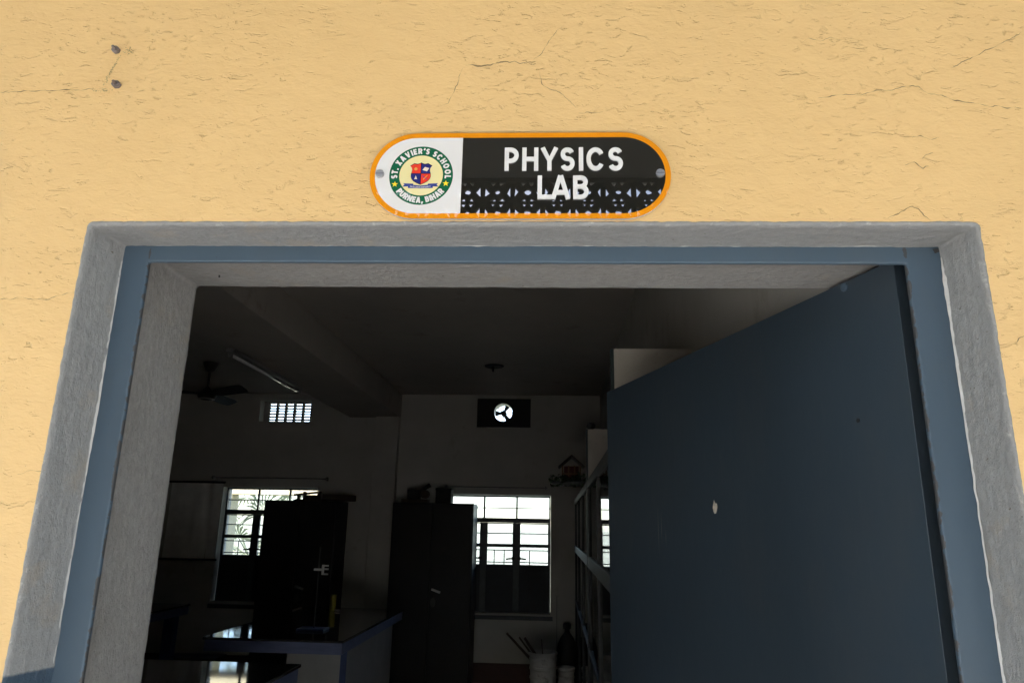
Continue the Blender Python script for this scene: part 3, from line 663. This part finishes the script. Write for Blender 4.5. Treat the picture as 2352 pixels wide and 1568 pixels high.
def rod(x0, x1, z, label):
    t = thing('curtain_rod', ((x0+x1)/2, FW, z), label, 'curtain rod', 'thin rods over the windows', room=True)
    build('rod', MB().cyl((x0, FW-.05, z), (x1, FW-.05, z), .006, n=8), 'wire', t, room=True)
    for x in (x0+.02, x1-.02): build('bracket', MB().box(x-.008, x+.008, FW-.058, FW-.0005, z-.02, z+.02), 'wire', t, room=True)
rod(-4.22, -2.75, 2.235, 'thin curtain rod over the window with palm leaves outside')
rod(-1.31, -.07, 2.165, 'thin curtain rod over the bright window with bare sky')

# ---- block vent and exhaust fan
t = thing('vent_grille', (-3.39, FW+.1, 2.945), 'white slatted vent grille letting daylight in above the palm window', 'vent', room=True)
hs = []
for i in range(5):
    for j in range(7):
        hs.append(rect(-3.645+.113*i, -3.645+.113*i+.080, 2.957+.0362*j, 2.957+.0362*j+.0165))
build('grille_slab', MB().plate(rect(-3.717, -3.061, 2.946, 3.211), hs, FW+.13, FW+.165), 'ventwhite', t, room=True)
t = thing('exhaust_fan', (-.623, FW, 2.894), 'round exhaust fan in a dark board above the bright window', 'fan', room=True)
build('board', MB().plate(rect(-.946, -.282, 2.894, 3.248), [circ(-.623, 3.08, .112, 40)], FW-.022, FW-.0006), 'black', t, room=True)
m = MB().cyl((-.623, FW+.05, 3.08), (-.623, FW+.19, 3.08), .036, n=20); build('motor', m, 'black', t, room=True)
for k in range(3):
    a0 = radians(62+122*k); m = MB(); pts = []
    for q, r, dy in ((-.55, .03, 0), (-.36, .108, .0), (.30, .110, .03), (.50, .03, .01)):
        pts.append((-.623+r*cos(a0+q), FW+.06+dy, 3.08+r*sin(a0+q)))
    m.face(pts); m.face([(p[0], p[1]+.003, p[2]) for p in pts][::-1]); build('blade', m, 'black', t, room=True)
m = MB()
for k in range(3):
    a0 = radians(135+120*k); m.cyl((-.623, FW+.17, 3.08), (-.623+.125*cos(a0), FW+.17, 3.08+.125*sin(a0)), .007, n=6)
build('stay', m, 'black', t, room=True)

# ---- ceiling fan, hook, tube light
fx, fy = -3.55, 5.58
t = thing('ceiling_fan', (fx, fy, 2.9), 'dark three bladed ceiling fan hanging on a rod near the left jamb', 'ceiling fan', room=True)
build('canopy', MB().lathe((fx, fy, 0), [(.02, 3.20), (.045, 3.215), (.075, 3.285), (.076, 3.296)], 20), 'fanbrown', t, room=True, smooth=True)
build('rod', MB().cyl((fx, fy, 3.0), (fx, fy, 3.22), .013, n=10), 'fanbrown', t, room=True)
build('motor', MB().lathe((fx, fy, 0), [(.03, 2.905), (.075, 2.915), (.092, 2.945), (.085, 2.975), (.05, 2.995), (.03, 3.03), (.016, 3.045)], 28), 'fanbrown', t, room=True, smooth=True)
build('trim_ring', MB().lathe((fx, fy, 0), [(.070, 2.9105), (.080, 2.914), (.0815, 2.917), (.078, 2.92)], 28), 'steel', t, room=True, smooth=True)
for k in range(3):
    a0 = radians(-30+120*k); e = Vector((cos(a0), sin(a0), 0)); pn = Vector((-sin(a0), cos(a0), 0)); m = MB(); rows = []
    for r, wd in ((.07, .022), (.12, .035), (.19, .055), (.35, .062), (.5, .064), (.59, .054), (.61, .035)):
        z = 2.965+.012*(r-.1); tilt = -.42
        rows.append([m.bm.verts.new(Vector((fx, fy, z+dz))+e*r+pn*s*wd+Vector((0, 0, s*wd*tilt))) for dz in (0, .003) for s in (-1, 1)])
    for A, B in zip(rows, rows[1:]):
        for i, j in ((0, 1), (1, 3), (3, 2), (2, 0)): m.bm.faces.new((A[i], A[j], B[j], B[i]))
    m.bm.faces.new([rows[0][i] for i in (0, 1, 3, 2)]); m.bm.faces.new([rows[-1][i] for i in (0, 2, 3, 1)])
    build('blade', m, 'fanbrown', t, room=True)
t = thing('ceiling_hook', (-.602, 5.66, 3.297), 'small dark plate with a stub hook on the ceiling before the exhaust fan', 'hook', room=True)
build('plate', MB().lathe((-.602, 5.66, 0), [(.09, 3.284), (.10, 3.290), (.10, 3.296)], 20), 'black', t, room=True)
build('hook', MB().cyl((-.612, 5.66, 3.235), (-.612, 5.66, 3.284), .008, n=8), 'black', t, room=True)
t = thing('tube_light', (-2.47, 4.55, 2.95), 'unlit fluorescent tube light under the ceiling beam', 'light', room=True)
build('batten', MB().box(-2.515, -2.455, 3.78, 5.32, 2.968, 2.9995), 'tube', t, room=True, bev=.004)
build('tube', MB().cyl((-2.485, 3.82, 2.948), (-2.485, 5.28, 2.948), .013, n=14), 'tubeglass', t, room=True, smooth=True)
for y in (3.80, 5.30): build('holder', MB().box(-2.5, -2.47, y-.012, y+.012, 2.93, 2.968), 'tube', t, room=True)

# ---- wall chart
t = thing('wall_chart', (-4.4, FW, 1.25), 'glossy laminated chart hung between two dark rods on the far wall', 'chart', room=True)
m = MB(); nxx, nzz2 = 24, 20; g = []
for i in range(nxx+1):
    for j in range(nzz2+1):
        x = -4.725+.655*i/nxx; z = 1.275+.89*j/nzz2; uu = i/nxx
        g.append(m.bm.verts.new((x, FW-.02-.016*nz(uu*4.2, z*1.3, 2)-.012*nz(uu*9, z*.9, 7)-.034*nz(uu*7.5+.35*z, z*.7, 3)*max(0, 1-((uu-.68)/.26)**2), z)))
for i in range(nxx):
    for j in range(nzz2): m.bm.faces.new((g[i*(nzz2+1)+j], g[(i+1)*(nzz2+1)+j], g[(i+1)*(nzz2+1)+j+1], g[i*(nzz2+1)+j+1]))
build('sheet', m, 'chart', t, room=True, smooth=True)
for z in (1.262, 2.178): build('hanging_rod', MB().cyl((-4.755, FW-.022, z), (-4.045, FW-.022, z), .013, n=10), 'black', t, room=True)

# ---- steel cupboards
def cupboard(x0, x1, label):
    t = thing('steel_cupboard', ((x0+x1)/2, 7.0, 0), label, 'cupboard', 'dark steel cupboards against the far wall', room=True)
    build('body', MB().box(x0, x1, 6.822, 7.262, .05, 1.957), 'almirah', t, room=True, bev=.006)
    xm = (x0+x1)/2
    for a, b in ((x0+.012, xm-.002), (xm+.002, x1-.012)):
        d = build('door', MB().box(a, b, 6.8, 6.8215, .09, 1.93), 'almirah', t, room=True, bev=.004)
        if a > x0+.1: build('handle', MB().obox((a+.075, 6.785, 1.012), (1, 0, -.35), (0, 1, 0), (.35, 0, 1), .052, .012, .011), 'steel', d, room=True, bev=.003); build('lock_plate', MB().plate(circ(a+.045, .89, .028, 16, .05), [], 6.793, 6.7995), 'alu', d, room=True)
    for xx in (x0+.03, x1-.03):
        for yy in (6.85, 7.22): build('foot', MB().box(xx-.02, xx+.02, yy-.02, yy+.02, .0, .05), 'almirah', t, room=True)
    return t
cupboard(-3.335, -2.475, 'dark steel cupboard standing in front of the palm window')
cupboard(-1.83, -.90, 'dark steel cupboard beside the pilaster, left of the bright window')
# things on top of them
t = thing('balance_model', (-2.88, 7.0, 1.958), 'dark open wooden model on the cupboard before the palm window', 'model', room=True)
build('base', MB().box(-3.03, -2.70, 6.92, 7.1, 1.9575, 1.978), 'wood', t, room=True)
for x, h in ((-3.0, .06), (-2.93, .09), (-2.86, .05), (-2.76, .1)): build('post', MB().box(x-.012, x+.012, 6.96, 7.02, 1.9785, 1.978+h), 'wood', t, room=True)
build('cross_bar', MB().obox((-2.88, 6.95, 2.045), (1, 0, .12), (0, 1, 0), (-.12, 0, 1), .165, .012, .012), 'wood', t, room=True)
build('block', MB().box(-2.91, -2.8, 6.98, 7.06, 1.9787, 2.03), 'black', t, room=True)
build('wooden_plank', MB().obox((-2.53, 7.05, 2.005), (1, 0, -.02), (0, 1, 0), (.02, 0, 1), .185, .07, .035), 'wood', room=True, bev=.006, label='long dark wooden box lying on the cupboard before the palm window', cat='box')
t = thing('motor_model', (-1.6, 7.0, 1.958), 'dark apparatus with a raised arm on the right cupboard', 'apparatus', room=True)
build('base', MB().box(-1.76, -1.46, 6.92, 7.12, 1.9575, 2.0), 'wood', t, room=True, bev=.004)
build('casing', MB().box(-1.70, -1.56, 6.95, 7.08, 2.0005, 2.11), 'black', t, room=True, bev=.01)
build('arm', MB().obox((-1.52, 7.0, 2.12), (.8, 0, .5), (0, 1, 0), (-.5, 0, .8), .09, .02, .02), 'black', t, room=True)
build('coil', MB().cyl((-1.5, 6.96, 2.06), (-1.5, 7.05, 2.06), .05, n=16), 'wood', t, room=True)
t = thing('instrument_box', (-1.27, 7.0, 1.958), 'dark square instrument box on the right cupboard next to the window', 'box', room=True)
build('case', MB().box(-1.36, -1.18, 6.92, 7.1, 1.9575, 2.10), 'black', t, room=True, bev=.006)
build('lid', MB().box(-1.365, -1.175, 6.915, 7.105, 2.1005, 2.13), 'black', t, room=True, bev=.006)

# ---- lab tables
def table(x0, x1, y0, y1, label, px=None, legs=False):
    t = thing('lab_table', ((x0+x1)/2, (y0+y1)/2, 0), label, 'table', 'lab tables with black tops', room=True)
    build('top', MB().box(x0, x1, y0, y1, .882, .90), 'stone', t, room=True, bev=.003)
    m = MB(); k = .012
    m.box(x0+k, x1-k, y0+k, y0+k+.025, .805, .8818).box(x0+k, x1-k, y1-k-.025, y1-k, .805, .8818).box(x0+k, x0+k+.025, y0+k+.0252, y1-k-.0252, .805, .8818).box(x1-k-.025, x1-k, y0+k+.0252, y1-k-.0252, .805, .8818)
    build('apron', m, 'apron', t, room=True)
    if not legs:
        a, b = px; build('plinth', MB().box(a, b, y0+.28, y1-.25, 0, .8816), 'plinth', t, room=True, bev=.004)
        build('corner_strip', MB().box(b-.04, b+.006, y0+.272, y0+.2795, 0, .88), 'bluewood', t, room=True)
    else:
        for xx in (x0+.1, x1-.1):
            for yy in (y0+.12, y1-.15): build('leg', MB().box(xx-.05, xx+.05, yy-.05, yy+.05, 0, .8816), 'bluewood', t, room=True, bev=.004)
    return t
table(-2.50, -1.470, 3.935, 6.0, 'black topped lab table holding the clamp stand and yellow tube', (-1.97, -1.52))
table(-2.52, -1.460, 1.0, 3.05, 'nearest black topped lab table, reflecting the window at the bottom edge', (-1.97, -1.52))
table(-4.70, -3.642, 4.0, 5.98, 'black topped lab table on blue legs beside the left jamb', None, True)
t = thing('bench', (-3.65, 6.2, 0), 'low dark wooden bench beyond the near lab table', 'bench', room=True)
build('seat', MB().box(-3.9, -3.36, 6.05, 6.32, .345, .385), 'wood', t, room=True, bev=.004)
for x in (-3.85, -3.42):
    for y in (6.09, 6.28): build('leg', MB().box(x-.02, x+.02, y-.02, y+.02, 0, .3448), 'wood', t, room=True)
t = thing('retort_stand', (-1.85, 4.417, .90), 'thin clamp stand with a white clamp on the table', 'stand', room=True)
build('base', MB().box(-1.963, -1.747, 4.337, 4.487, .9003, .917), 'bluewood', t, room=True, bev=.003)
build('rod', MB().cyl((-1.85, 4.417, .917), (-1.85, 4.417, 1.521), .0056, n=10), 'alu', t, room=True)
m = MB().box(-1.883, -1.808, 4.399, 4.421, 1.340, 1.357).box(-1.8195, -1.805, 4.399, 4.421, 1.310, 1.386)
for z in (1.309, 1.347, 1.373): m.box(-1.8045, -1.770, 4.401, 4.419, z, z+.012)
build('clamp', m, 'letter', t, room=True)
build('yellow_tube', MB().lathe((-2.108, 5.719, .90), [(.030, .0005), (.031, .005), (.031, .14), (.027, .145)], 18), 'cyel', room=True, smooth=False, label='small yellow cylinder standing on the far end of the table', cat='tube')
build('white_peg', MB().cyl((-2.066, 5.672, .911), (-2.019, 5.653, .911), .0105, n=10), 'letter', room=True, label='small white peg lying beside the yellow cylinder', cat='peg')

# ---- glass cabinets along the right wall and the partitions between them
def partition(y, z, label):
    t = thing('partition_board', (.41, y, 0), label, 'partition', 'cream partitions between the cabinets', room=True)
    build('panel', MB().box(.262, .573, y, y+.022, 0, z), 'board', t, room=True)
    build('edge_strip', MB().box(.248, .2615, y-.003, y+.025, 0, z-.002), 'edge', t, room=True)
partition(1.43, 2.40, 'cream partition board rising above the open door top')
partition(3.80, 2.40, 'cream partition board between the two glass cabinets')
def cabinet(y0, y1, label, posts):
    t = thing('glass_cabinet', (.41, (y0+y1)/2, 0), label, 'cabinet', 'glass fronted cabinets along the right wall', room=True)
    build('carcass', MB().box(.29, .572, y0, y1, 2.0, 2.024).box(.29, .572, y0, y1, 0, .08).box(.29, .57, y0, y1, 1.465, 1.478).box(.29, .57, y0, y1, .905, .918), 'wood', t, room=True)
    build('top_rail', MB().box(.25, .289, y0, y1, 1.975, 2.03), 'alu', t, room=True, bev=.006)
    build('middle_rail', MB().box(.25, .289, y0, y1, 1.44, 1.515), 'alu', t, room=True, bev=.006)
    build('lower_rail', MB().box(.252, .289, y0, y1, .90, .925), 'alu', t, room=True, bev=.004)
    build('bottom_rail', MB().box(.252, .289, y0, y1, .001, .08), 'alu', t, room=True)
    for y in posts:
        build('post', MB().box(.252, .288, y, y+.03, .925, 1.44).box(.252, .288, y, y+.03, 1.515, 1.975).box(.252, .288, y, y+.03, .08, .90), 'alu', t, room=True, bev=.004)
    for a, b in zip(posts, posts[1:]):
        for z0, z1 in ((.08, .90), (.925, 1.44), (1.515, 1.975)):
            build('pane', MB().box(.264, .269, a+.031, b-.001, z0+.001, z1-.001), 'cglass', t, room=True)
    r = random.Random(int(y0*10))
    for zs in (.08, .92, 1.48):
        y = y0+.3
        while y < y1-.3:
            hgt = r.uniform(.10, .3); wd = r.uniform(.08, .16)
            build('apparatus', MB().box(.36, .36+wd, y, y+wd, zs+.0005, zs+hgt*.8).box(.36+wd*.3, .36+wd*.7, y+wd*.3, y+wd*.7, zs+hgt*.8, zs+hgt), 'wood', t, room=True, bev=.005); y += wd+r.uniform(.35, .7)
cabinet(1.455, 3.79, 'near glass fronted cabinet mirroring the bright window', (1.455, 2.6, 3.66, 3.755))
cabinet(3.83, 7.28, 'far glass fronted cabinet reaching the far wall', (3.83, 4.9, 6.0, 7.1))
build('black_knob', MB().lathe((.285, 3.81, 2.4), [(.018, 0), (.03, .012), (.034, .025), (.028, .042), (.012, .05)], 16), 'black', room=True, smooth=True, label='small black knob on top of the partition between the glass cabinets', cat='knob')

# ---- model house on the far cabinet
t = thing('model_house', (.15, 4.6, 2.03), 'little model house with green garden on top of the far cabinet', 'model house', room=True)
build('garden_board', MB().box(.0, .36, 4.42, 4.8, 2.045, 2.065), 'edge', t, room=True)
build('support', MB().box(.262, .36, 4.45, 4.77, 2.0305, 2.045), 'wood', t, room=True)
m = MB(); r = random.Random(4)
for i in range(320):
    x, y, z = r.uniform(-.02, .34), r.uniform(4.40, 4.56), 2.065+abs(r.gauss(0, .028))-(.035 if r.random() < .35 else 0)
    e1 = Vector((r.uniform(-1, 1), r.uniform(-1, 1), r.uniform(-1, 1)))*.018; e2 = Vector((r.uniform(-1, 1), r.uniform(-1, 1), r.uniform(-1, 1)))*.012
    c = Vector((x, y, z)); m.face([c-e1, c+e2, c+e1, c-e2])
build('garden', m, 'plantgreen', t, room=True)
build('wall', MB().box(.10, .22, 4.60, 4.74, 2.0655, 2.20), 'modelred', t, room=True)
m = MB()
for x in (.085, .135, .185, .23): m.box(x-.006, x+.006, 4.55, 4.562, 2.0655, 2.20)
m.box(.08, .237, 4.548, 4.564, 2.128, 2.14)
build('veranda', m, 'modelwood', t, room=True)
m = MB(); m.face([(.05, 4.53, 2.195), (.16, 4.53, 2.29), (.16, 4.78, 2.29), (.05, 4.78, 2.195)]); m.face([(.27, 4.53, 2.195), (.16, 4.53, 2.29), (.16, 4.78, 2.29), (.27, 4.78, 2.195)])
m.face([(.055, 4.53, 2.187), (.16, 4.53, 2.278), (.16, 4.78, 2.278), (.055, 4.78, 2.187)]); m.face([(.265, 4.53, 2.187), (.16, 4.53, 2.278), (.16, 4.78, 2.278), (.265, 4.78, 2.187)])
build('roof', m, 'wood', t, room=True)

# ---- buckets in the far corner
def bucketmesh(c, r, h):
    pr = [(r*.86, 0)]
    n = 6
    for k in range(n):
        z = h*(k+.15)/n; q = r*(.87+.11*(k/n)); pr += [(q, z), (q+.006, z+.006), (q+.006, z+h*.05), (q, z+h*.05+.006)]
    pr += [(r*.985, h-.02), (r+.007, h-.018), (r+.007, h), (r*.95, h), (r*.88, h*.6), (.01, h*.5)]
    m = MB(); m.lathe(c, pr, 32); return m
t = thing('ribbed_bucket', (-.092, 6.2, 0), 'larger white ribbed bucket holding sticks below the bright window', 'bucket', room=True)
build('body', bucketmesh((-.092, 6.2, 0), .138, .515), 'bucket', t, room=True)
for x0, z0, x1, z1, rr in ((-.17, .40, -.455, .685, .014), (-.15, .42, -.33, .65, .011), (-.12, .42, -.275, .645, .016), (-.09, .42, -.107, .635, .006)):
    q = build('wooden_stick', MB().cyl((x0, 6.2, z0), (x1, 6.15, z1), rr, rr*.8, 8), 'wood', room=True, cat='stick', group='sticks standing in the bucket')
    q['label'] = {-.17: 'longest slanting stick leaning left out of the ribbed bucket', -.15: 'thin slanting stick between two thicker ones in the ribbed bucket', -.12: 'thick short stick leaning left in the ribbed bucket', -.09: 'thin upright stick in the ribbed bucket'}[x0]
t = thing('small_bucket', (.14, 6.5, 0), 'smaller white bucket in the corner beside the larger ribbed one', 'bucket', room=True)
build('body', bucketmesh((.14, 6.5, 0), .085, .33), 'bucket', t, room=True)
build('dark_jug', MB().lathe((.155, 6.82, 0), [(.09, 0), (.105, .1), (.11, .42), (.10, .50), (.075, .56), (.045, .60), (.028, .625), (.026, .65), (.042, .66), (.044, .70), (.03, .715)], 24), 'black', room=True, smooth=True, label='dark narrow necked jug standing behind the smaller bucket', cat='jug')
m = MB().cyl((.045, FW-.012, .21), (.045, FW-.012, .95), .004, n=6)
build('wall_wire', m, 'wire', room=True, label='thin vertical wire running down the far wall above the buckets', cat='wire')

# ================================================================ OUTSIDE THE FAR WINDOWS
t = thing('veranda_frame', (-4.75, 9.0, -.4), 'cream veranda post and beam seen through the palm window', 'veranda', room=True)
build('pillar', MB().box(-4.95, -4.69, 8.9, 9.15, -.42, 2.10), 'cream2', t, room=True, bev=.01)
build('beam', MB().box(-6.5, -2.2, 8.9, 9.15, 2.1005, 2.3), 'cream2', t, room=True, bev=.01)
def palm(x, y, zc, seed, nl, label):
    r = random.Random(seed)
    t = thing('fan_palm', (x, y, -.42), label, 'palm', 'fan palms behind the building', room=True)
    m = MB(); pz = -.43; n = 10
    for k in range(n):
        z0 = -.43+(zc+.33)*k/n; z1 = -.43+(zc+.33)*(k+1)/n; m.cyl((x+.01*nz(k), y, z0), (x+.01*nz(k+1), y, z1), .12-.003*k, .105-.003*k, 10, caps=True)
    build('trunk', m, 'trunk', t, room=True)
    m = MB()
    for i in range(nl):
        az = 2.4*i+r.uniform(-.3, .3); el = radians(r.uniform(-25, 70)); d = Vector((cos(az)*cos(el), sin(az)*cos(el), sin(el)))
        L = r.uniform(.5, .85); base = Vector((x, y, zc)); tip = base+d*L; m.cyl(base, tip, .012, .008, 5)
        side = d.cross(Vector((0, 0, 1))).normalized(); up = side.cross(d)
        for q in range(19):
            th = radians(-115+230*q/18); fl = r.uniform(.50, .72)*(1-.25*abs(th)/2)
            dd = (d*cos(th)+side*sin(th)+up*.12*cos(th*2)).normalized(); wv = (dd.cross(up)).normalized()*.022
            mid = tip+dd*fl*.55; end = tip+dd*fl+Vector((0, 0, -.16*fl-.10*r.random()))
            m.face([tip, mid-wv, mid+wv]); m.face([mid-wv, end, mid+wv])
    build('crown', m, 'leaf', t, room=True)
palm(-5.15, 10.8, 1.15, 1, 18, 'low fan palm close behind the palm window')
palm(-4.4, 11.3, 1.75, 2, 18, 'taller fan palm right behind the palm window glass')
palm(-6.6, 13.0, 2.5, 3, 16, 'tallest fan palm standing farthest from the building')
